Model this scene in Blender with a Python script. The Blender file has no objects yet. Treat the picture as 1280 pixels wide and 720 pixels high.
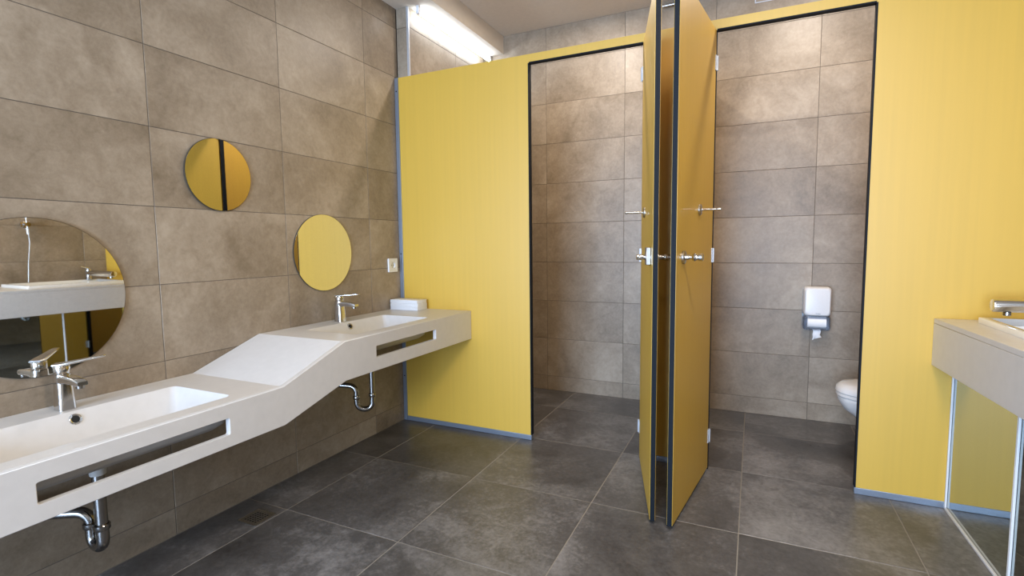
import bpy, bmesh, math, random
from mathutils import Vector, Matrix
random.seed(7)
sc = bpy.context.scene
COL = sc.collection

# ------------------------------------------------------------ camera, world, lights, exposure
cam_d = bpy.data.cameras.new('camera'); cam = bpy.data.objects.new('camera', cam_d); COL.objects.link(cam)
cam_d.sensor_width = 36; cam_d.sensor_fit = 'HORIZONTAL'; cam_d.lens = 640.57 / 1280 * 36
rt = Vector((.90481, .42566, -.01129)); up = Vector((-.02589, .08146, .99634)); fw = Vector((-.42502, .90121, -.08473))
cam.matrix_world = Matrix(((rt.x, up.x, -fw.x, 0), (rt.y, up.y, -fw.y, 0), (rt.z, up.z, -fw.z, 1.153), (0, 0, 0, 1)))
cam_d.clip_start = .02
sc.camera = cam

world = bpy.data.worlds.new('World'); sc.world = world; world.use_nodes = True
bg = world.node_tree.nodes['Background']; bg.inputs[0].default_value = (.62, .76, 1, 1); bg.inputs[1].default_value = 3.0

def area(name, loc, rot, sx, sy, power, color):
    d = bpy.data.lights.new(name, 'AREA'); d.shape = 'RECTANGLE'; d.size = sx; d.size_y = sy
    d.energy = power; d.color = color
    o = bpy.data.objects.new(name, d); COL.objects.link(o); o.location = loc; o.rotation_euler = rot
    return o
# daylight through the rear window (behind the camera, to the left)
area('window_daylight', (-.85, -3.14, 1.2), (math.radians(90), 0, 0), 2.1, 2.1, 270, (.52, .71, 1))
sc.view_settings.view_transform = 'Standard'; sc.view_settings.look = 'None'
sc.cycles.caustics_reflective = False
sc.view_settings.gamma = 1; sc.view_settings.exposure = 0.46

# ------------------------------------------------------------ materials
def nodes(name):
    m = bpy.data.materials.new(name); m.use_nodes = True
    nt = m.node_tree; b = nt.nodes['Principled BSDF']; return m, nt, b
def simple(name, col, rough=.5, metal=0, spec=.5, bump=0, bscale=200, coat=0):
    m, nt, b = nodes(name)
    b.inputs['Roughness'].default_value = rough; b.inputs['Metallic'].default_value = metal
    b.inputs['Specular IOR Level'].default_value = spec; b.inputs['Coat Weight'].default_value = coat
    tc = nt.nodes.new('ShaderNodeTexCoord'); n = nt.nodes.new('ShaderNodeTexNoise'); n.inputs['Scale'].default_value = bscale
    nt.links.new(tc.outputs['Object'], n.inputs['Vector'])
    mx = nt.nodes.new('ShaderNodeMix'); mx.data_type = 'RGBA'
    mx.inputs[6].default_value = (*[c * .93 for c in col], 1); mx.inputs[7].default_value = (*[min(1, c * 1.04) for c in col], 1)
    nt.links.new(n.outputs[0], mx.inputs[0]); nt.links.new(mx.outputs[2], b.inputs['Base Color'])
    if bump:
        bu = nt.nodes.new('ShaderNodeBump'); bu.inputs['Strength'].default_value = bump; bu.inputs['Distance'].default_value = .002
        nt.links.new(n.outputs[0], bu.inputs['Height']); nt.links.new(bu.outputs[0], b.inputs['Normal'])
    return m
def concrete(name, dark, mid, light, rough, rvar, tilevar, scale=3.0, wisp=1.0):
    """cement-look porcelain: cloudy large patches, fine grain, a shift per tile"""
    m, nt, b = nodes(name); L = nt.links.new
    geo = nt.nodes.new('ShaderNodeNewGeometry'); oi = nt.nodes.new('ShaderNodeObjectInfo')
    vm = nt.nodes.new('ShaderNodeVectorMath'); vm.operation = 'SCALE'; vm.inputs['Scale'].default_value = 11
    cb = nt.nodes.new('ShaderNodeCombineXYZ')
    for i in range(3): L(oi.outputs['Random'], cb.inputs[i])
    L(cb.outputs[0], vm.inputs[0])
    ad = nt.nodes.new('ShaderNodeVectorMath'); ad.operation = 'ADD'; L(geo.outputs['Position'], ad.inputs[0]); L(vm.outputs[0], ad.inputs[1])
    def noise(s, det, ro, dist=0):
        n = nt.nodes.new('ShaderNodeTexNoise'); n.inputs['Scale'].default_value = s; n.inputs['Detail'].default_value = det
        n.inputs['Roughness'].default_value = ro; n.inputs['Distortion'].default_value = dist; L(ad.outputs[0], n.inputs['Vector']); return n
    a = noise(scale, 6, .62, .6); f = noise(60, 4, .7); g = noise(14, 5, .7, 1.2)
    def math_(op, x, y, v=None):
        n = nt.nodes.new('ShaderNodeMath'); n.operation = op
        for i, q in enumerate((x, y)):
            if isinstance(q, (int, float)): n.inputs[i].default_value = q
            else: L(q, n.inputs[i])
        return n.outputs[0]
    s = math_('ADD', math_('MULTIPLY', a.outputs[0], .62 * wisp), math_('ADD', math_('MULTIPLY', g.outputs[0], .25), math_('MULTIPLY', f.outputs[0], .2)))
    s = math_('ADD', s, math_('MULTIPLY', math_('SUBTRACT', oi.outputs['Random'], .5), tilevar))
    cr = nt.nodes.new('ShaderNodeValToRGB'); e = cr.color_ramp.elements
    e[0].position = .36; e[0].color = (*dark, 1); e[1].position = .70; e[1].color = (*light, 1)
    k = cr.color_ramp.elements.new(.53); k.color = (*mid, 1)
    L(s, cr.inputs[0]); L(cr.outputs[0], b.inputs['Base Color'])
    L(math_('ADD', math_('MULTIPLY', a.outputs[0], rvar), rough - rvar / 2), b.inputs['Roughness'])
    bu = nt.nodes.new('ShaderNodeBump'); bu.inputs['Strength'].default_value = .12; bu.inputs['Distance'].default_value = .002
    L(f.outputs[0], bu.inputs['Height']); L(bu.outputs[0], b.inputs['Normal'])
    return m
def laminate(name, col, rough):
    m, nt, b = nodes(name); L = nt.links.new
    tc = nt.nodes.new('ShaderNodeNewGeometry'); mp = nt.nodes.new('ShaderNodeMapping'); mp.inputs['Scale'].default_value = (55, 55, 1.2)
    n = nt.nodes.new('ShaderNodeTexNoise'); n.inputs['Scale'].default_value = 1; n.inputs['Detail'].default_value = 3
    L(tc.outputs['Position'], mp.inputs[0]); L(mp.outputs[0], n.inputs['Vector'])
    mx = nt.nodes.new('ShaderNodeMix'); mx.data_type = 'RGBA'
    mx.inputs[6].default_value = (*[c * .94 for c in col], 1); mx.inputs[7].default_value = (*[min(1, c * 1.06) for c in col], 1)
    L(n.outputs[0], mx.inputs[0]); L(mx.outputs[2], b.inputs['Base Color'])
    b.inputs['Roughness'].default_value = rough; b.inputs['Specular IOR Level'].default_value = .95
    bu = nt.nodes.new('ShaderNodeBump'); bu.inputs['Strength'].default_value = .05; bu.inputs['Distance'].default_value = .001
    L(n.outputs[0], bu.inputs['Height']); L(bu.outputs[0], b.inputs['Normal'])
    return m
def emit(name, col, s):
    m, nt, b = nodes(name); b.inputs['Base Color'].default_value = (.8, .8, .8, 1)
    b.inputs['Emission Color'].default_value = (*col, 1); b.inputs['Emission Strength'].default_value = s; return m

def clear_plastic(name, col, rough, tr):
    m = simple(name, col, rough); b = m.node_tree.nodes['Principled BSDF']; b.inputs['Transmission Weight'].default_value = tr; b.inputs['IOR'].default_value = 1.2; return m
M = dict(
    wall=concrete('taupe_wall_tile', (.165, .123, .080), (.27, .212, .150), (.39, .320, .240), .42, .16, .08, 2.6),
    floor=concrete('charcoal_floor_tile', (.030, .027, .026), (.092, .087, .084), (.25, .240, .235), .33, .22, .06, 1.5, 1.0),
    wall_grout=simple('wall_grout', (.12, .10, .08), .9), floor_grout=simple('floor_grout', (.27, .24, .20), .9),
    pale_grout=simple('pale_grout', (.42, .37, .31), .9),
    yellow=laminate('yellow_laminate', (.61, .372, .040), .46),
    black=simple('black_core', (.007, .010, .015), .6, 0, .15), alu=simple('anodised_aluminium', (.30, .34, .41), .38, .75),
    lightalu=simple('light_aluminium', (.62, .64, .68), .4, .6),
    white=simple('white_solid_surface', (.64, .62, .60), .34, 0, .5, .02, 30),
    ceramic=simple('white_ceramic', (.80, .80, .79), .12, 0, .5, 0, 10, .5),
    chrome=simple('chrome', (.66, .65, .64), .12, 1), darkchrome=simple('dark_chrome', (.30, .29, .28), .16, 1),
    steel=simple('brushed_steel', (.50, .48, .45), .30, 1), hole=simple('dark_hole', (.006, .006, .006), .8),
    mirror=simple('mirror_silver', (.86, .87, .85), .015, 1), mirror_edge=simple('mirror_edge', (.07, .06, .045), .3, .3),
    darkmirror=simple('tinted_mirror', (.48, .53, .52), .03, 1),
    plaster=simple('ceiling_plaster', (.66, .60, .52), .9, 0, .2, .05, 40),
    plastic=simple('white_plastic', (.78, .78, .78), .3), greyplastic=simple('smoky_plastic', (.13, .16, .20), .15), smoke=clear_plastic('smoky_clear_plastic', (.62, .68, .78), .08, .85),
    paper=simple('white_paper', (.86, .86, .87), .95, 0, .1, .2, 80), tube=emit('lit_tube', (.78, .88, 1), 20),
    lamp=emit('lit_diffuser', (1, .86, .68), 1.0), print=simple('grey_print', (.20, .21, .23), .6),
    pvc=simple('white_pvc', (.66, .66, .64), .4))

# ------------------------------------------------------------ helpers
def link(name, me, m, parent=None, loc=None):
    o = bpy.data.objects.new(name, me); COL.objects.link(o)
    if m is not None and not me.materials: me.materials.append(m)
    if parent: o.parent = parent
    if loc is not None: o.location = loc
    return o
def obj(name, bm, m, parent=None, smooth=False, bevel=0, seg=2, ang=35):
    bmesh.ops.recalc_face_normals(bm, faces=bm.faces[:])
    me = bpy.data.meshes.new(name); bm.to_mesh(me); bm.free()
    o = link(name, me, m, parent)
    if bevel:
        md = o.modifiers.new('bevel', 'BEVEL'); md.width = bevel; md.segments = seg; md.limit_method = 'ANGLE'; md.angle_limit = math.radians(30)
    if smooth or bevel:
        for p in me.polygons: p.use_smooth = True
        try: me.set_sharp_from_angle(angle=math.radians(ang))
        except Exception: pass
    return o
def add_box(bm, x0, x1, y0, y1, z0, z1):
    v = [bm.verts.new((x, y, z)) for x in (x0, x1) for y in (y0, y1) for z in (z0, z1)]
    for f in ((0, 1, 3, 2), (4, 6, 7, 5), (0, 4, 5, 1), (2, 3, 7, 6), (0, 2, 6, 4), (1, 5, 7, 3)): bm.faces.new([v[i] for i in f])
    return v
def box(name, x0, x1, y0, y1, z0, z1, m, parent=None, bevel=0):
    bm = bmesh.new(); add_box(bm, x0, x1, y0, y1, z0, z1); return obj(name, bm, m, parent, bevel=bevel)
def loft(bm, rings, cap=True):
    vr = [[bm.verts.new(p) for p in r] for r in rings]; n = len(vr[0])
    for a, b in zip(vr, vr[1:]):
        for i in range(n): bm.faces.new((a[i], a[(i + 1) % n], b[(i + 1) % n], b[i]))
    if cap: bm.faces.new(vr[0][::-1]); bm.faces.new(vr[-1])
    return vr
def frame_for(d):
    d = d.normalized(); a = Vector((0, 0, 1)) if abs(d.z) < .9 else Vector((1, 0, 0))
    u = d.cross(a).normalized(); return u, d.cross(u).normalized()
def add_cyl(bm, p0, p1, r0, r1=None, n=24):
    p0 = Vector(p0); p1 = Vector(p1); r1 = r0 if r1 is None else r1; u, v = frame_for(p1 - p0)
    c = [(math.cos(2 * math.pi * i / n), math.sin(2 * math.pi * i / n)) for i in range(n)]
    loft(bm, [[p0 + (u * a + v * b) * r0 for a, b in c], [p1 + (u * a + v * b) * r1 for a, b in c]])
def lathe(bm, o, d, prof, n=28):
    """prof = [(distance along d, radius)]"""
    o = Vector(o); d = Vector(d).normalized(); u, v = frame_for(d)
    c = [(math.cos(2 * math.pi * i / n), math.sin(2 * math.pi * i / n)) for i in range(n)]
    loft(bm, [[o + d * t + (u * a + v * b) * r for a, b in c] for t, r in prof])
def fillet(pts, r, seg=8):
    pts = [Vector(p) for p in pts]; out = [pts[0]]
    for a, b, c in zip(pts, pts[1:], pts[2:]):
        d1 = (a - b).normalized(); d2 = (c - b).normalized(); ang = d1.angle(d2)
        t = min(r / math.tan(ang / 2), (a - b).length * .499, (c - b).length * .499); rr = t * math.tan(ang / 2)
        ctr = b + (d1 + d2).normalized() * (rr / math.sin(ang / 2))
        s = b + d1 * t - ctr; e = b + d2 * t - ctr
        for i in range(seg + 1): out.append(ctr + s.normalized().slerp(e.normalized(), i / seg) * rr)
    out.append(pts[-1]); return out
def sweep(bm, path, r, n=18):
    path = [Vector(p) for p in path]; rings = []; u = None
    for i, p in enumerate(path):
        d = (path[min(i + 1, len(path) - 1)] - path[max(i - 1, 0)]).normalized()
        if u is None: u, _ = frame_for(d)
        u = (u - d * u.dot(d)).normalized(); v = d.cross(u)
        rings.append([p + (u * math.cos(2 * math.pi * k / n) + v * math.sin(2 * math.pi * k / n)) * r for k in range(n)])
    loft(bm, rings)
def rrect(cx, cy, hx, hy, r, n=6):
    out = []
    for sx, sy, a0 in ((1, 1, 0), (-1, 1, 90), (-1, -1, 180), (1, -1, 270)):
        for i in range(n + 1):
            a = math.radians(a0 + 90 * i / n); out.append((cx + sx * (hx - r) + r * math.cos(a), cy + sy * (hy - r) + r * math.sin(a)))
    return out
def plate(bm, outer, holes, f0, f1):
    """flat plate with holes; f0/f1 map (a, b) to the two faces"""
    tmp = bmesh.new(); loops = []
    for lp in [outer] + holes:
        vs = [tmp.verts.new((a, b, 0)) for a, b in lp]; es = [tmp.edges.new((vs[i], vs[(i + 1) % len(vs)])) for i in range(len(vs))]
        loops.append((vs, es))
    tmp.verts.index_update()
    bmesh.ops.triangle_fill(tmp, use_beauty=True, use_dissolve=False, edges=[e for _, es in loops for e in es])
    tmp.verts.index_update()
    A = [bm.verts.new(f0(v.co.x, v.co.y)) for v in tmp.verts]; B = [bm.verts.new(f1(v.co.x, v.co.y)) for v in tmp.verts]
    for f in tmp.faces:
        ix = [v.index for v in f.verts]; bm.faces.new([A[i] for i in ix]); bm.faces.new([B[i] for i in ix][::-1])
    for vs, _ in loops:
        ix = [v.index for v in vs]
        for i in range(len(ix)):
            a, b = ix[i], ix[(i + 1) % len(ix)]; bm.faces.new((A[a], A[b], B[b], B[a]))
    tmp.free()
def tag(o, label=None, cat=None, group=None, kind=None):
    if label: o['label'] = label
    if cat: o['category'] = cat
    if group: o['group'] = group
    if kind: o['kind'] = kind
    return o
def thing(name, label, cat, loc=(0, 0, 0), group=None, rot=0):
    o = bpy.data.objects.new(name, None); COL.objects.link(o); o.location = loc; o.rotation_euler = (0, 0, rot)
    return tag(o, label, cat, group)
def struct(name, bm, m, label, cat):
    return tag(obj(name, bm, m), label, cat, kind='structure')

TILE = {}
def tile_mesh(w, h, m, t=.006, c=.0008):
    k = (round(w, 3), round(h, 3), m.name)
    if k not in TILE:
        bm = bmesh.new()
        loft(bm, [[(0, 0, 0), (w, 0, 0), (w, h, 0), (0, h, 0)], [(0, 0, t - c), (w, 0, t - c), (w, h, t - c), (0, h, t - c)],
                  [(c, c, t), (w - c, c, t), (w - c, h - c, t), (c, h - c, t)]])
        bmesh.ops.recalc_face_normals(bm, faces=bm.faces[:])
        me = bpy.data.meshes.new('tile'); bm.to_mesh(me); bm.free(); me.materials.append(m); TILE[k] = me
    return TILE[k]
def tiles(parent, org, U, V, us, vs, m, gap=.0024, t=.006, skip=None):
    """us, vs = joint positions along U and V from org; the face lies t in front of org along U x V"""
    U = Vector(U); V = Vector(V); N = U.cross(V); R = Matrix((U, V, N)).transposed().to_4x4(); g = gap / 2
    for a, b in zip(us, us[1:]):
        for c, d in zip(vs, vs[1:]):
            if skip and skip((a + b) / 2, (c + d) / 2): continue
            o = bpy.data.objects.new('tile', tile_mesh(b - a - gap, d - c - gap, m, t)); COL.objects.link(o); o.parent = parent
            o.matrix_local = Matrix.Translation(Vector(org) + U * (a + g) + V * (c + g) + N * random.uniform(-.0004, .0004)) @ R
def cuts(lo, hi, base, step):
    k = math.ceil((lo - base) / step + .08); out = [lo]
    while base + k * step < hi - .04: out.append(base + k * step); k += 1
    return out + [hi]

XL, YP, YB, XR, YR = -2.077, 2.704, 3.735, 1.30, -3.2      # left wall, partition face, back wall, right wall, rear wall
ZC, ZL, PT = 2.77, 2.635, .03                              # ceiling, bulkhead underside, partition thickness
T = .006
zs = [0, .113] + [.113 + .3 * i for i in range(1, 9)]

# ------------------------------------------------------------ the room
bm = bmesh.new(); add_box(bm, XL - .1, XR + .1, YR - .1, YB + .1, -.12, -.0009)
floor = struct('floor', bm, M['floor_grout'], 'dark charcoal stone-look floor tiles with pale grout lines', 'floor')
tiles(floor, (0, 0, -T), (1, 0, 0), (0, 1, 0), cuts(XL, XR, -.026, .602), cuts(YR, YB, -.272, .602), M['floor'], .0036,
      skip=None)
bm = bmesh.new(); add_box(bm, XL - .12, XL - .0014, YR, YP + PT, 0, ZC)
wl = struct('wall_left', bm, M['wall_grout'], 'left wall of large taupe concrete-look tiles behind the basins', 'wall')
yl = [v for v in cuts(YR, YP + PT - .002, 1.208, .607)]
tiles(wl, (XL - T, 0, 0), (0, 1, 0), (0, 0, 1), yl, zs + [ZL], M['wall'], .0024)
# set-forward wall inside the first cubicle, seen above the partition
XC = -1.985
bm = bmesh.new(); add_box(bm, XL - .12, XC - .0014, YP + PT + .0034 + T, YB, 0, ZC)
wc = struct('wall_left_cubicle', bm, M['wall_grout'], 'tiled cubicle side wall standing slightly forward, seen above the yellow partition', 'wall')
tiles(wc, (XC - T, 0, 0), (0, 1, 0), (0, 0, 1), cuts(YP + PT + .002 + T, YB, 3.3, .6), zs + [ZL], M['wall'])
tiles(wc, (XL, YP + PT + .002 + T, 0), (1, 0, 0), (0, 0, 1), [.001, XC - XL - .014], zs + [ZL], M['wall'])
box('corner_trim', XC - .014, XC + .001, YP + PT + .0015, YP + PT + .012, 0, ZL, M['lightalu'], wc)
bm = bmesh.new(); add_box(bm, XL - .12, XR + .12, YB + .0014, YB + .12, 0, ZC)
wb = struct('wall_back', bm, M['wall_grout'], 'taupe tiled back wall behind the toilet cubicles', 'wall')
tiles(wb, (0, YB + T, 0), (1, 0, 0), (0, 0, 1), cuts(XC + .002, XR, -.26, .598), zs + [ZC], M['wall'])
bm = bmesh.new(); add_box(bm, XR + .0014, XR + .12, YR, YB + T, 0, ZC)
wr = struct('wall_right', bm, M['wall_grout'], 'tiled right wall above the right-hand basin counter', 'wall')
tiles(wr, (XR + T, YB, 0), (0, -1, 0), (0, 0, 1), cuts(.002, YB - YR, 1.2, .6), zs + [ZC], M['wall'])
# rear wall with window
WX0, WX1, WZ0, WZ1 = -1.95, .25, .1, 2.3
bm = bmesh.new()
plate(bm, [(XL - .12, 0), (XR + .12, 0), (XR + .12, ZC), (XL - .12, ZC)], [[(WX0, WZ0), (WX1, WZ0), (WX1, WZ1), (WX0, WZ1)]],
      lambda a, b: (a, YR, b), lambda a, b: (a, YR - .12, b))
struct('wall_rear', bm, M['plaster'], 'plain plaster wall behind the viewpoint with a window', 'wall')
bm = bmesh.new()
add_box(bm, WX0, WX1, YR - .1, YR - .05, WZ0, WZ0 + .05); add_box(bm, WX0, WX1, YR - .1, YR - .05, WZ1 - .05, WZ1)
for x in (WX0, (WX0 + WX1) / 2 - .025, WX1 - .05): add_box(bm, x, x + .05, YR - .1, YR - .05, WZ0 + .05, WZ1 - .05)
struct('window_1', bm, M['plastic'], 'white framed window in the rear wall', 'window')
bm = bmesh.new(); add_box(bm, XL - .12, XR + .12, YR - .12, YB + .12, ZC, ZC + .1)
struct('ceiling', bm, M['plaster'], 'smooth cream plaster ceiling', 'ceiling')
bm = bmesh.new(); add_box(bm, XL - .001, -1.81, YR, YB + T - .001, ZL, ZC - .001)
struct('trim_1', bm, M['plaster'], 'lowered plaster bulkhead running along the left wall', 'ceiling')

# ------------------------------------------------------------ lamps
lt = thing('fluorescent_lamp', 'lit bare fluorescent tube under the lowered ceiling above the left cubicle', 'lamp', (-1.925, 2.75, 2.60))
bm = bmesh.new(); add_cyl(bm, (0, .022, 0), (0, .955, 0), .010, n=16); obj('tube', bm, M['tube'], lt, True)
for y in (.0, .955):
    bm = bmesh.new(); add_box(bm, -.010, .010, y, y + .022, -.014, .035); obj('lamp_holder', bm, M['plastic'], lt, bevel=.002)
def downlight(x, y, power, lab):
    t = thing('ceiling_light', lab, 'lamp', (x, y, ZC))
    bm = bmesh.new(); add_box(bm, -.3, .3, -.15, .15, -.03, -.001); obj('housing', bm, M['plastic'], t, bevel=.004)
    bm = bmesh.new(); add_box(bm, -.27, .27, -.12, .12, -.034, -.0305); obj('diffuser', bm, M['lamp'], t)
    a = area('lamp_glow', (0, 0, -.04), (0, 0, 0), .54, .24, power, (1, .86, .70)); a.parent = t
downlight(.20, .75, 30, 'rectangular ceiling light over the middle of the room')
downlight(.25, -1.6, 18, 'rectangular ceiling light near the rear window')
def cubicle_fill(x, y, power, lab):  # unseen fill lamps, added to brighten the cubicle walls and floor
    t = thing('added_fill_spot', lab, 'lamp', (x, y, ZC))
    bm = bmesh.new(); lathe(bm, (0, 0, -.001), (0, 0, -1), [(0, .06), (.012, .06), (.014, .045), (.006, .04)]); obj('ring', bm, M['lightalu'], t, True)
    d = bpy.data.lights.new('fill_glow', 'AREA'); d.shape = 'DISK'; d.size = .12; d.energy = power; d.color = (1, .90, .80)
    o = bpy.data.objects.new('fill_glow', d); COL.objects.link(o); o.location = (0, 0, -.02); o.parent = t
cubicle_fill(.30, 3.05, 11, 'small round fill light added out of view above the right cubicle')
cubicle_fill(-1.0, 3.05, 14, 'small round fill light added out of view above the left cubicle')

# ------------------------------------------------------------ yellow partition
O1, O2, O3, O4, OT, PH = -1.157, -.530, -.183, .443, 2.155, 2.203
Y0, Y1 = YP, YP + PT
pt = thing('cubicle_partition', 'tall yellow laminate partition with two door openings in front of the cubicles', 'partition', (0, YP, 0))
def pan(name, x0, x1, z0, z1, blk):
    box(name, x0, x1, 0, PT, z0, z1, M['yellow'], pt)
    for side in blk:       # black core showing at the openings
        if side == 'r': box('black_edge', x1, x1 + .006, -.001, PT + .001, z0, OT, M['black'], pt)
        if side == 'l': box('black_edge', x0 - .006, x0, -.001, PT + .001, z0, OT, M['black'], pt)
pan('panel', XL + .028, O1 - .006, .03, OT, 'r')
pan('panel', O2 + .006, O3 - .006, .03, OT, '')
box('black_edge', O2, O2 + .006, 0, PT, .0, OT, M['black'], pt); box('black_edge', O3 - .006, O3, 0, PT, .0, OT, M['black'], pt)
pan('panel', O4 + .006, XR - .002, .03, OT, 'l')
box('header_panel', XL + .028, XR - .002, 0, PT, OT + .006, PH, M['yellow'], pt)
box('filler', XL + .028, O1, .0, PT, OT, OT + .006, M['yellow'], pt); box('filler', O2, O3, .0, PT, OT, OT + .006, M['yellow'], pt)
box('filler', O4, XR - .002, .0, PT, OT, OT + .006, M['yellow'], pt)
for a, b in ((O1, O2), (O3, O4)): box('black_edge', a, b, -.001, PT + .001, OT - .001, OT + .0055, M['black'], pt)
for a, b in ((XL + .028, O1), (O2 + .006, O3 - .006), (O4, XR - .002)): box('base_strip', a, b, -.004, PT, .001, .03, M['alu'], pt, .001)
ch = box('wall_channel', XL + .0015, XL + .028, -.006, PT, .001, PH, M['alu'], pt, .001)
for z in (2.12, 1.1, .3):
    bm = bmesh.new(); add_cyl(bm, (XL + .015, -.006, z), (XL + .015, -.0085, z), .004, n=12); obj('screw', bm, M['black'], ch)
# dividing walls between the cubicles
dv = thing('cubicle_divider', 'yellow dividing wall between the left and right cubicle', 'partition', (-.36, YP + PT + .002, 0))
box('panel', -.012, .012, 0, YB - YP - PT - .004, .06, PH, M['yellow'], dv)
box('base_strip', -.014, .014, 0, YB - YP - PT - .004, .001, .06, M['alu'], dv)
dv = thing('cubicle_divider', 'yellow dividing wall carrying the toilet, right of the right cubicle', 'partition', (.985, YP + PT + .002, 0))
box('panel', -.012, .03, 0, YB - YP - PT - .004, .06, PH, M['yellow'], dv)
box('base_strip', -.014, .032, 0, YB - YP - PT - .004, .001, .06, M['alu'], dv)

# ------------------------------------------------------------ doors
def door(name_label, hinge, outer, side, hook_u, plate_lock):
    """side = +1: the leaf thickness lies to +x of the hinge line's visible face"""
    d = Vector((outer[0] - hinge[0], outer[1] - hinge[1], 0)); L = d.length; ang = math.atan2(d.y, d.x)
    t = thing('cubicle_door', name_label, 'door', (hinge[0], hinge[1], 0), rot=ang)
    s = side; th = .022       # local x along leaf, local y across it; visible face at y = 0, body towards y = s*th
    def bx(n, x0, x1, ya, yb, z0, z1, m, p=None, bevel=0):
        return box(n, x0, x1, min(ya, yb), max(ya, yb), z0, z1, m, p or t, bevel)
    z0, z1 = .014, 2.150
    bx('core', .003, L, s * .0012, s * (th - .0012), z0, z1, M['black'])
    bx('outer_face', .003, L - .0015, 0, s * .0012, z0 + .001, z1 - .001, M['yellow']); bx('inner_face', .003, L - .0015, s * (th - .0012), s * th, z0 + .001, z1 - .001, M['yellow'])
    bx('edge_profile', L, L + .003, s * .002, s * (th - .002), z0, z1, M['black'])
    for z in (2.0, 1.09, .18):
        h = bx('hinge', -.004, .016, -s * .004, -s * .0002, z - .035, z + .035, M['lightalu'], bevel=.001)
        bm = bmesh.new(); add_cyl(bm, (-.006, -s * .005, z - .034), (-.006, -s * .005, z + .034), .005, n=14); obj('hinge_pin', bm, M['lightalu'], h)
    n = Vector((0, -s, 0))
    # coat hook
    hk = bmesh.new(); lathe(hk, (hook_u, 0, 1.296), n, [(0.0002, .0245), (.006, .0245), (.008, .022), (.009, .010), (.010, .006)]); hk_o = obj('coat_hook', hk, M['steel'], t, True)
    bm = bmesh.new(); lathe(bm, (hook_u, -s * .009, 1.296), n, [(0, .0055), (.062, .0055), (.064, .0035), (.070, .0035), (.071, .0065), (.080, .0065), (.083, .004)], 20); obj('hook_pin', bm, M['chrome'], hk_o, True)
    # lock with turning knobs on both faces
    lu = L - .098
    for q, yb in ((n, 0), (-n, s * th)):
        bm = bmesh.new(); lathe(bm, (lu, yb, 1.094), q, [(.0002, .026), (.008, .026), (.010, .023), (.011, .011), (.024, .010), (.026, .012)]); lo = obj('lock_rosette', bm, M['steel'], t, True)
        bm = bmesh.new()
        if q == n and not plate_lock: pf = [(.022, .008), (.036, .008), (.038, .013), (.046, .016), (.052, .012), (.060, .012), (.063, .015), (.076, .015), (.078, .012)]
        else: pf = [(.022, .009), (.030, .009), (.032, .013), (.042, .013), (.044, .008)]
        lathe(bm, (lu, yb, 1.094), q, pf, 22); obj('turn_knob', bm, M['chrome'], lo, True)
    if plate_lock:
        pl = bx('lock_case', lu - .040, lu + .026, -s * .0002, -s * .020, 1.062, 1.135, M['steel'], bevel=.003)
        bm = bmesh.new(); lathe(bm, (lu - .02, -s * .020, 1.094), n, [(0, .008), (.020, .008), (.021, .011), (.034, .011), (.036, .008)], 20); obj('lock_button', bm, M['chrome'], pl, True)
    return t
door('left yellow cubicle door, standing open, with a rectangular lock case', (O2 + .002, YP - .009), (-.360, 2.066), 1, .222, True)
door('right yellow cubicle door, standing open, with a long round turning knob', (O3 - .002, YP - .009), (-.269, 2.054), -1, .281, False)

# ------------------------------------------------------------ left basin counter
XF = -1.553; YN, YE = -.35, YP - .001
ZA, ZH = .640, .752; BA, BH = .491, .583; S0, S1 = 1.312, 1.632
ct = thing('basin_counter', 'long white two-level basin counter with a sloping step on the left wall', 'counter', (XL, 1.2, .49))
def at_c(o): o.location = -ct.location if False else o.location; return o
off = Vector((-XL, -1.2, -.49))
def cobj(name, bm, m, parent=ct, **k):
    bmesh.ops.translate(bm, verts=bm.verts[:], vec=off); return obj(name, bm, m, parent, **k)
ZM = lambda y: ZA if y <= S0 else ZH if y >= S1 else ZA + (ZH - ZA) * (y - S0) / (S1 - S0)
basins = [(.842, .32, ZA, 'low'), (2.075, .292, ZH, 'high')]
XC0, XHX = -1.790, .158                                    # basin centre x and half depth
bm = bmesh.new()
for y0, y1, z, cy, hy in ((YN, S0, ZA, .842, .32), (S1, YE, ZH, 2.075, .292)):
    plate(bm, [(XL + .002, y0), (XF - .02, y0), (XF - .02, y1), (XL + .002, y1)], [rrect(XC0, cy, XHX, hy, .02)],
          lambda a, b, z=z: (a, b, z), lambda a, b, z=z: (a, b, z - .02))
plate(bm, [(XL + .002, S0), (XF - .02, S0), (XF - .02, S1), (XL + .002, S1)], [], lambda a, b: (a, b, ZM(b)), lambda a, b: (a, b, ZM(b) - .02))
bmesh.ops.remove_doubles(bm, verts=bm.verts[:], dist=1e-5)
cobj('worktop', bm, M['white'])
bm = bmesh.new()
prof = [(YN, ZA), (S0, ZA), (S1, ZH), (YE, ZH), (YE, BH - .004), (S1, BH), (S0, BA + .004), (YN, BA - .004)]
holes = [rrect(.8405, .564, .2525, .028, .006), rrect(2.0735, .670, .2435, .0265, .005)]
plate(bm, prof, holes, lambda a, b: (XF, a, b), lambda a, b: (XF - .02, a, b))
cobj('apron', bm, M['white'], bevel=.0018)
bm = bmesh.new(); add_box(bm, XL + .002, XF - .0205, YN, YN + .02, BA, ZA - .0205); cobj('end_panel', bm, M['white'])
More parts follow.
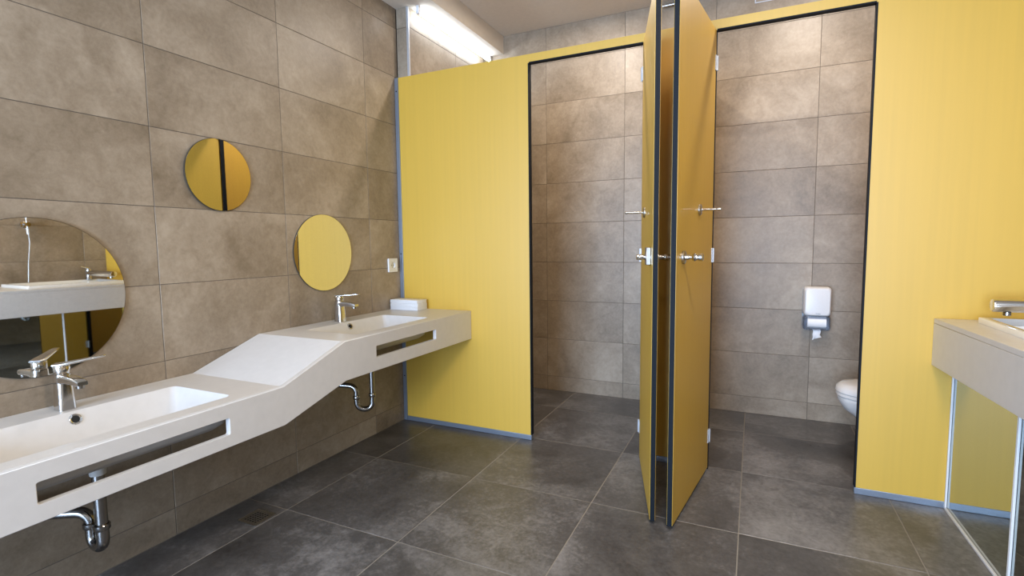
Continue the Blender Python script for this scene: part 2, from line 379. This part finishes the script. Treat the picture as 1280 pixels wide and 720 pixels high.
for cy, hy, z, nm in basins:
    def ring(hx, h2, zz, r, dx=0): return [(a, b, zz) for a, b in rrect(XC0 + dx, cy, hx, h2, r)]
    inner = [ring(XHX, hy, z, .02), ring(XHX - .003, hy - .003, z - .004, .02), ring(XHX - .034, hy - .030, z - .078, .026, .008),
             ring(XHX - .050, hy - .050, z - .090, .028, .010), ring(.03, .03, z - .094, .02, .02)]
    outer = [ring(.03, .03, z - .114, .02, .02), ring(XHX - .036, hy - .036, z - .110, .028, .006), ring(XHX - .012, hy - .012, z - .092, .028, .002), ring(XHX + .006, hy + .006, z - .021, .02)]
    bm = bmesh.new(); vr = loft(bm, inner + outer, cap=False)
    bo = cobj('basin', bm, M['white'], smooth=True, ang=50)
    # overflow hole on the sloping rear side
    px = XC0 - XHX + .0118; pz = z - .0250
    nn = Vector((.90, 0, .43)).normalized(); p = Vector((px, cy, pz)) + off
    bm = bmesh.new(); lathe(bm, p - nn * .002, nn, [(0, .0175), (.006, .0175), (.0075, .0150), (.006, .0115), (.002, .011)]); obj('overflow_ring', bm, M['chrome'], bo, True)
    bm = bmesh.new(); lathe(bm, p - nn * .001, nn, [(0, .0112), (.0045, .0112)]); obj('overflow_hole', bm, M['hole'], bo)
    bm = bmesh.new(); lathe(bm, Vector((XC0 + .02, cy, z - .0945)) + off, (0, 0, 1), [(0, .03), (.004, .03), (.006, .025), (.009, .020), (.010, .005)]); obj('drain_plug', bm, M['chrome'], bo, True)

def basin_tap(label, x, y, z, rot, hgt, lift, turn):
    t = thing('basin_tap', label, 'tap', (x, y, z), rot=rot)
    rr = lambda cx, hx, hy, zz, r: [(a, b, zz) for a, b in rrect(cx, 0, hx, hy, r)]
    bm = bmesh.new()
    loft(bm, [rr(0, .0255, .0245, .0008, .012), rr(0, .0250, .0240, .006, .012), rr(-.001, .0225, .0215, hgt * .45, .012), rr(-.002, .0215, .0205, hgt * .72, .014), rr(-.002, .0215, .0205, hgt * .78, .016)])
    obj('body', bm, M['chrome'], t, True, ang=60)
    bm = bmesh.new(); h = hgt
    sec = lambda x, zc, hy, hz: [(x, a, zc + b) for a, b in rrect(0, 0, hy, hz, min(hy, hz) * .6)]
    loft(bm, [sec(.008, h * .66, .020, h * .105), sec(.035, h * .685, .0185, .0125), sec(.075, h * .675, .0175, .0105), sec(.105, h * .655, .0165, .0095), sec(.116, h * .645, .014, .006)])
    sp = obj('spout', bm, M['chrome'], t, True, ang=60)
    bm = bmesh.new(); lathe(bm, (.100, 0, h * .655 - .007), (0, 0, -1), [(0, .0115), (.010, .0115), (.011, .009)]); obj('aerator', bm, M['darkchrome'], sp, True)
    bm = bmesh.new()
    loft(bm, [rr(-.002, .0195, .019, h * .785, .016), rr(-.002, .0200, .0195, h * .80, .016), rr(-.002, .0205, .020, h * .955, .015), rr(-.002, .0195, .019, h * .965, .015)])
    obj('cartridge_cap', bm, M['chrome'], t, True, ang=50)
    bm = bmesh.new()
    sl = lambda x, zc, hy, hz: [(x, a, zc + b) for a, b in rrect(0, 0, hy, hz, hz * .9)]
    loft(bm, [sl(-.021, h * .985, .016, .0035), sl(.0, h * .99, .0195, .0045), sl(.03, h * .995 + lift * .2, .0165, .0048), sl(.08, h + lift * .7, .0125, .0035), sl(.112, h + lift, .010, .0025), sl(.116, h + lift * 1.02, .006, .0015)])
    lv = obj('lever', bm, M['chrome'], t, True, ang=50); lv.rotation_euler.z = math.radians(turn)
    bm = bmesh.new(); lathe(bm, (.0185, 0, h * .875), (1, 0, 0), [(0, .005), (.0025, .005), (.003, .003)], 16); obj('temperature_mark', bm, M['darkchrome'], t, True)
    return t
basin_tap('chrome mixer tap on the low section of the left counter, below the big mirror', -1.998, .846, ZA, 0, .148, .016, 48)
basin_tap('chrome mixer tap on the raised section of the left counter, beside the paper towels', -2.000, 2.075, ZH, 0, .140, .006, 14)

def trap(label, x, y, z0, zb, uy, ay, r, ah=.158):
    """bottle-free P trap: down pipe, U bend, arm running back to the wall at -x"""
    t = thing('drain_trap', label, 'pipe', (x, y, z0))
    dz = zb - z0
    bm = bmesh.new(); add_cyl(bm, (0, 0, -.001), (0, 0, -.060), .028, .021); obj('tailpiece', bm, M['pvc'], t, True)
    bm = bmesh.new(); add_cyl(bm, (0, 0, -.0605), (0, 0, dz + .085), r); obj('down_pipe', bm, M['darkchrome'], t, True)
    wx = XL + .004 - x; e1 = Vector((-.062, uy, 0))
    path = fillet([(0, 0, dz + .084), (0, 0, dz + r), (e1.x, e1.y, dz + r), (e1.x, e1.y, dz + ah - .018), (wx, e1.y + ay, dz + ah)], .040, 8)
    bm = bmesh.new(); sweep(bm, path, r * 1.04); ub = obj('u_bend', bm, M['darkchrome'], t, True)
    for zz, px, py in ((dz + .088, 0, 0), (dz + .080, e1.x, e1.y)):
        bm = bmesh.new(); lathe(bm, (px, py, zz - .010), (0, 0, 1), [(0, r * 1.22), (.003, r * 1.34), (.016, r * 1.34), (.019, r * 1.2)]); obj('coupling_nut', bm, M['darkchrome'], t, True)
    bm = bmesh.new(); lathe(bm, (wx - .003, e1.y + ay, dz + ah), (1, 0, 0), [(0, .034), (.005, .034), (.012, .024), (.013, r * 1.1)]); obj('wall_flange', bm, M['chrome'], t, True)
trap('dark chrome drain trap hanging under the low basin', -1.80, .828, ZA - .114, .212, .0, -.17, .0165, .140)
trap('dark chrome drain trap hanging under the raised basin', -1.80, 2.075, ZH - .114, .285, -.05, -.10, .0135)
def stop_valve(label, y, z):
    t = thing('stop_valve', label, 'valve', (XL, y, z))
    bm = bmesh.new(); lathe(bm, (.0005, 0, 0), (1, 0, 0), [(0, .024), (.004, .024), (.006, .009), (.05, .009), (.052, .012), (.07, .012)]); obj('valve_body', bm, M['chrome'], t, True)
    bm = bmesh.new(); lathe(bm, (.071, 0, 0), (1, 0, 0), [(0, .008), (.002, .016), (.016, .016), (.018, .012)], 10); obj('valve_knob', bm, M['chrome'], t, True)
    bm = bmesh.new(); sweep(bm, fillet([(.06, 0, .010), (.06, 0, .035), (.075, .03, .045), (.077, .03, ZA - z - .022)], .02), .005, 10); obj('supply_hose', bm, M['steel'], t, True)
stop_valve('small chrome stop valve on the wall left of the low drain trap', .66, .525)
stop_valve('small chrome stop valve on the wall right of the low drain trap', .98, .525)

# ------------------------------------------------------------ round mirrors, socket, towels
def round_mirror(label, y, z, r, th=.006):
    t = thing('round_mirror', label, 'mirror', (XL, y, z))
    bm = bmesh.new(); lathe(bm, (.0005, 0, 0), (1, 0, 0), [(0, r), (th - .0006, r)], 96); obj('backing', bm, M['mirror_edge'], t)
    bm = bmesh.new(); lathe(bm, (th, 0, 0), (1, 0, 0), [(0, r - .0015), (.0012, r - .0015)], 96); obj('glass', bm, M['mirror'], t); return t
round_mirror('large round mirror cut by the left picture edge, above the low basin', .828, 1.000, .256).rotation_euler.y = math.radians(.35)
round_mirror('smallest round mirror, highest on the left wall', 1.478, 1.462, .152, .008).rotation_euler.z = math.radians(1.3)
round_mirror('medium round mirror above the raised basin', 2.052, 1.120, .203)
so = thing('wall_socket', 'square white wall socket beside the yellow partition', 'socket', (XL, 2.622, 1.030))
bm = bmesh.new(); plate(bm, rrect(0, 0, .043, .043, .005), [rrect(0, 0, .027, .027, .004)], lambda a, b: (.0005, a, b), lambda a, b: (.010, a, b)); obj('frame', bm, M['plastic'], so, bevel=.001)
bm = bmesh.new(); plate(bm, rrect(0, 0, .0265, .0265, .004), [[(math.cos(i * math.pi / 12) * .0195, math.sin(i * math.pi / 12) * .0195) for i in range(24)]], lambda a, b: (.0006, a, b), lambda a, b: (.009, a, b)); ins = obj('insert', bm, M['plastic'], so)
bm = bmesh.new(); lathe(bm, (.0006, 0, 0), (1, 0, 0), [(0, .0194), (.002, .0194)]); cup = obj('cup', bm, M['pvc'], so)
for s in (-1, 1):
    bm = bmesh.new(); add_cyl(bm, (.0027, s * .0095, 0), (.0034, s * .0095, 0), .0025, n=12); obj('pin_hole', bm, M['hole'], cup)
for i, lab in enumerate(('bottom bundle of white folded paper towels in the counter corner', 'middle bundle of white folded paper towels in the counter corner', 'top bundle of white folded paper towels in the counter corner')):
    t = thing('paper_towel_bundle', lab, 'paper towels', (-1.962 + (0, .003, -.002)[i], 2.628 + (0, -.003, .002)[i], ZH + .001 + i * .0212), 'paper towels stacked in the counter corner', rot=(0, .02, -.015)[i])
    hx, hy = .104, .052
    for k in range(4):
        bm = bmesh.new(); z = k * .0051; e = random.uniform(-.0012, .0012)
        loft(bm, [[(a, b, zz) for a, b in rrect(e, 0, hx - q, hy - q, .004, 3)] for zz, q in ((z + .0003, .0012), (z + .0012, 0), (z + .0038, 0), (z + .0048, .0012))])
        obj('folded_sheet', bm, M['paper'], t, True)

# ------------------------------------------------------------ floor drain
dr = thing('floor_drain', 'small square steel floor drain beside the left wall', 'drain', (-1.896, 1.432, 0))
bm = bmesh.new(); plate(bm, rrect(0, 0, .054, .052, .003), [rrect(0, 0, .044, .042, .003)], lambda a, b: (a, b, .0006), lambda a, b: (a, b, .0028)); obj('frame', bm, M['steel'], dr)
bm = bmesh.new(); hs = [rrect(-.030 + .015 * i, -.030 + .012 * j, .0056, .0042, .0018, 2) for i in range(5) for j in range(6)]
plate(bm, rrect(0, 0, .0425, .0405, .003), hs, lambda a, b: (a, b, .0012), lambda a, b: (a, b, .0024)); obj('grate', bm, M['steel'], dr)
box('sump', -.0428, .0428, -.0408, .0408, .0004, .0009, M['hole'], dr)

# ------------------------------------------------------------ dispenser and toilet in the right cubicle
dp = thing('tissue_dispenser', 'white toilet tissue dispenser with a sheet hanging out, on the right cubicle wall', 'dispenser', (.363, YB, .735))
f = lambda hx, hz, r, y, cz=0: [(a, y, b + cz) for a, b in rrect(0, 0, hx, hz, r, 6)]
bm = bmesh.new(); loft(bm, [f(.072, .132, .022, -.0006), f(.074, .134, .022, -.02)]); obj('back_plate', bm, M['greyplastic'], dp, True)
bm = bmesh.new()
loft(bm, [[(a, y, b) for a, b in rrect(0, .045, hx, hz, r, 6)] for hx, hz, r, y in ((.073, .089, .020, -.0205), (.074, .090, .020, -.085), (.071, .087, .022, -.108), (.064, .080, .020, -.118), (.060, .076, .020, -.119))])
obj('cover', bm, M['plastic'], dp, True, ang=40)
bm = bmesh.new()
loft(bm, [[(a, y, b) for a, b in rrect(0, -.0895, hx, hz, r, 6)] for hx, hz, r, y in ((.073, .0440, .018, -.0205), (.074, .0445, .018, -.080), (.071, .043, .018, -.100), (.064, .040, .016, -.108))])
obj('window', bm, M['smoke'], dp, True, ang=40)
bm = bmesh.new(); add_cyl(bm, (-.050, -.082, -.085), (.050, -.082, -.085), .036, n=28); obj('tissue_roll', bm, M['paper'], dp, True)
tb = bpy.data.curves.new('mark', 'FONT'); tb.body = 'TORK'; tb.size = .0105; tb.extrude = .0003; tb.align_x = 'CENTER'; tb.align_y = 'CENTER'
tmp = bpy.data.objects.new('lettering_curve', tb); COL.objects.link(tmp)
me = bpy.data.meshes.new_from_object(tmp.evaluated_get(bpy.context.evaluated_depsgraph_get())); bpy.data.objects.remove(tmp)
me.materials.clear(); lo = link('lettering', me, M['print'], dp)
lo.location = (.004, -.1195, -.028); lo.rotation_euler = (math.radians(90), 0, 0)
bm = bmesh.new()
prs = [(-.080, -.128, .022, .0), (-.090, -.140, .021, .004), (-.094, -.160, .020, .0), (-.088, -.178, .024, .007), (-.082, -.190, .014, -.006)]
rings = []
for y, z, hw, dx in prs:
    pts = [(dx + hw * s, y + .004 * math.sin(s * 5 + z * 60), z + (.008 * s if z < -.185 else 0)) for s in (-1, -.6, -.2, .2, .6, 1)]
    rings.append(pts + [(a, b + .0025, c) for a, b, c in pts[::-1]])
loft(bm, rings); obj('hanging_sheet', bm, M['paper'], dp, True, ang=60)

tl = thing('toilet', 'white wall-hung toilet in the right cubicle', 'toilet', (.9725, 3.23, 0))
def oval(cx, L_, W, z, n=36, back=.0):
    """toilet outline: round nose to -x, flat rear at x = 0"""
    pts = []
    for i in range(n):
        a = 2 * math.pi * i / n; c, s = math.cos(a), math.sin(a)
        x = -L_ / 2 + (L_ / 2) * (abs(c) ** (.55 if c > 0 else 1.0)) * (1 if c > 0 else -1)
        y = W / 2 * (abs(s) ** .85) * (1 if s > 0 else -1)
        pts.append((min(x, 0) + cx, y, z))
    return pts
bm = bmesh.new()
loft(bm, [oval(-.001, .30, .20, .125), oval(-.001, .36, .24, .145), oval(-.001, .44, .30, .195), oval(-.001, .515, .345, .255), oval(-.001, .540, .358, .300), oval(-.001, .542, .360, .318), oval(-.001, .536, .352, .322)])
obj('bowl', bm, M['ceramic'], tl, True, ang=60)
bm = bmesh.new()
loft(bm, [oval(-.006, .534, .350, .3235), oval(-.006, .542, .360, .327), oval(-.006, .540, .358, .340), oval(-.006, .534, .35, .3425)])
obj('seat', bm, M['ceramic'], tl, True, ang=60)
bm = bmesh.new()
loft(bm, [oval(-.006, .536, .352, .3440), oval(-.006, .544, .361, .347), oval(-.006, .540, .356, .368), oval(-.01, .515, .33, .384), oval(-.02, .44, .26, .394), oval(-.05, .30, .15, .398)])
obj('lid', bm, M['ceramic'], tl, True, ang=60)
bm = bmesh.new(); plate(bm, rrect(0, 0, .12, .08, .006), [rrect(0, 0, .105, .065, .004)], lambda a, b: (.972, 3.23 + a, 1.0 + b), lambda a, b: (.966, 3.23 + a, 1.0 + b))
bmesh.ops.translate(bm, verts=bm.verts[:], vec=(-.970, -3.23, 0)); 
fp = thing('flush_plate', 'flush plate on the divider above the toilet', 'flush plate', (.972, 3.23, 1.0))
bm.free()
bm = bmesh.new(); loft(bm, [[(x, a, b) for a, b in rrect(0, 0, hx, hy, .006)] for x, hx, hy in ((-.0006, .12, .08), (-.008, .12, .08), (-.010, .117, .077))]); obj('plate', bm, M['plastic'], fp, True)
bm = bmesh.new(); loft(bm, [[(x, a, b) for a, b in rrect(0, 0, hx, hy, .006)] for x, hx, hy in ((-.0105, .05, .05), (-.013, .048, .048))]); obj('push_button', bm, M['plastic'], fp, True)

# access hatch and pipe on the back wall above the cubicles
ah = thing('access_hatch', 'pale framed access hatch high on the back wall above the cubicles', 'hatch', (.20, YB, 2.712))
bm = bmesh.new(); plate(bm, rrect(0, 0, .235, .054, .002), [rrect(0, 0, .228, .048, .002)], lambda a, b: (a, -.0006, b), lambda a, b: (a, -.004, b)); obj('frame', bm, M['lightalu'], ah)
bm = bmesh.new(); add_box(bm, -.2275, .2275, -.003, -.0006, -.0475, .0475); obj('door_leaf', bm, M['wall'], ah)
vv = thing('water_valve', 'small chrome pipe valve high on the back wall between the open doors', 'valve', (-.50, YB, 2.74))
bm = bmesh.new(); lathe(bm, (0, -.0006, 0), (0, -1, 0), [(0, .025), (.005, .025), (.007, .010), (.05, .010), (.052, .014), (.075, .014)]); obj('valve_body', bm, M['chrome'], vv, True)
bm = bmesh.new(); add_cyl(bm, (-.10, -.035, -.0), (-.016, -.035, -.0), .008); obj('pipe', bm, M['steel'], vv, True)

# ------------------------------------------------------------ right counter, panel mirror, tap
RY0 = .9
xf = lambda y: .697 + (YP - y) * .045
rc = thing('basin_counter', 'thick white counter in the right foreground against the yellow panel', 'counter', (xf(YP), YP, .82))
def robj(name, bm, m, parent=rc, **k):
    bmesh.ops.translate(bm, verts=bm.verts[:], vec=(-xf(YP), -YP, -.82)); return obj(name, bm, m, parent, **k)
bm = bmesh.new(); BX0, BX1, BY0, BY1 = .812, 1.235, 1.93, 2.615
q = [(xf(RY0), RY0), (XR - .002, RY0), (XR - .002, YP - .002), (xf(YP), YP - .002)]
plate(bm, q, [rrect((BX0 + BX1) / 2, (BY0 + BY1) / 2, .17, .30, .03)], lambda a, b: (a, b, .822), lambda a, b: (a, b, .802)); robj('worktop', bm, M['white'], bevel=.0015)
bm = bmesh.new(); loft(bm, [[(xf(RY0), RY0, z), (xf(RY0) + .02, RY0, z), (xf(YP) + .02, YP - .002, z), (xf(YP), YP - .002, z)] for z in (.622, .8015)]); robj('apron', bm, M['white'], bevel=.0015)
bm = bmesh.new(); add_box(bm, xf(RY0) + .0205, XR - .002, RY0, RY0 + .02, .622, .8015); robj('end_panel', bm, M['white'])
bm = bmesh.new(); cx, cy, hx, hy = (BX0 + BX1) / 2, (BY0 + BY1) / 2, (BX1 - BX0) / 2, (BY1 - BY0) / 2
R_ = lambda ix, iy, z, r: [(a, b, z) for a, b in rrect(cx, cy, hx - ix, hy - iy, r)]
loft(bm, [R_(0, 0, .8225, .012), R_(0, 0, .843, .012), R_(.002, .002, .845, .012), R_(.026, .026, .845, .02), R_(.028, .028, .843, .02), R_(.06, .07, .775, .04), R_(.08, .1, .762, .04), R_(.19, .32, .756, .015),
          R_(.19, .32, .744, .015), R_(.075, .095, .750, .04), R_(.050, .062, .790, .04), R_(.049, .06, .8225, .03)], cap=False)
robj('basin', bm, M['ceramic'], smooth=True, ang=50)
tp = thing('basin_tap', 'chrome spout tap cut by the right picture edge, over the right basin', 'tap', (1.215, 2.52, .8455))
bm = bmesh.new(); lathe(bm, (0, 0, .0005), (0, 0, 1), [(0, .024), (.006, .024), (.008, .020), (.085, .020), (.088, .017)]); obj('body', bm, M['chrome'], tp, True)
bm = bmesh.new(); lathe(bm, (-.016, 0, .057), (-1, 0, 0), [(0, .0245), (.372, .0245), (.376, .023), (.378, .018)]); s_ = obj('spout', bm, M['chrome'], tp, True)
bm = bmesh.new(); lathe(bm, (-.348, 0, .0332), (0, 0, -1), [(0, .012), (.003, .0125), (.012, .0125), (.014, .010)]); obj('aerator', bm, M['darkchrome'], s_, True)
bm = bmesh.new(); sweep(bm, fillet([(0, 0, .088), (0, 0, .10), (.0, -.06, .115)], .01), .005, 12); obj('lever', bm, M['chrome'], tp, True)
def panel_mirror(label, x, y, rot, ln, strip):
    pm = thing('panel_mirror', label, 'mirror', (x, y, 0), rot=math.radians(rot))
    box('glass', .004, .010, -ln, -.004, .012, .619, M['darkmirror'], pm)
    box('backing', .0105, .022, -ln, -.004, .012, .619, M['black'], pm)
    box('corner_strip', -.004, .0035, -.012, -.003, .001, .619, M['plastic'], pm, .001)
    if strip: box('floor_strip', -.006, .0035, -ln, -.019, .001, .010, M['plastic'], pm, .001)
    return pm
panel_mirror('tinted mirror panel below the right counter reflecting the yellow panel', .772, YP, .6, .575, True)
panel_mirror('dark mirror panel beyond the white joint strip, cut by the right picture edge',   .778, YP - .576, 9, .64, False)
rl = thing('hand_shower', 'slim chrome hand shower on a rail, seen only in the large round mirror', 'shower', (XR, 2.13, .86))
bm = bmesh.new(); add_cyl(bm, (-.05, 0, .38), (-.05, 0, .95), .0045); obj('rail', bm, M['chrome'], rl, True)
for z in (.46, .93):
    bm = bmesh.new(); lathe(bm, (-.0008, 0, z), (-1, 0, 0), [(0, .026), (.006, .026), (.009, .012), (.062, .012), (.066, .018), (.074, .018)]); obj('bracket', bm, M['chrome'], rl, True)
bm = bmesh.new(); sweep(bm, fillet([(-.065, 0, .46), (-.075, .0, .30), (-.08, -.02, .15), (-.09, -.035, -.02)], .05), .0040, 12); obj('hose', bm, M['steel'], rl, True)
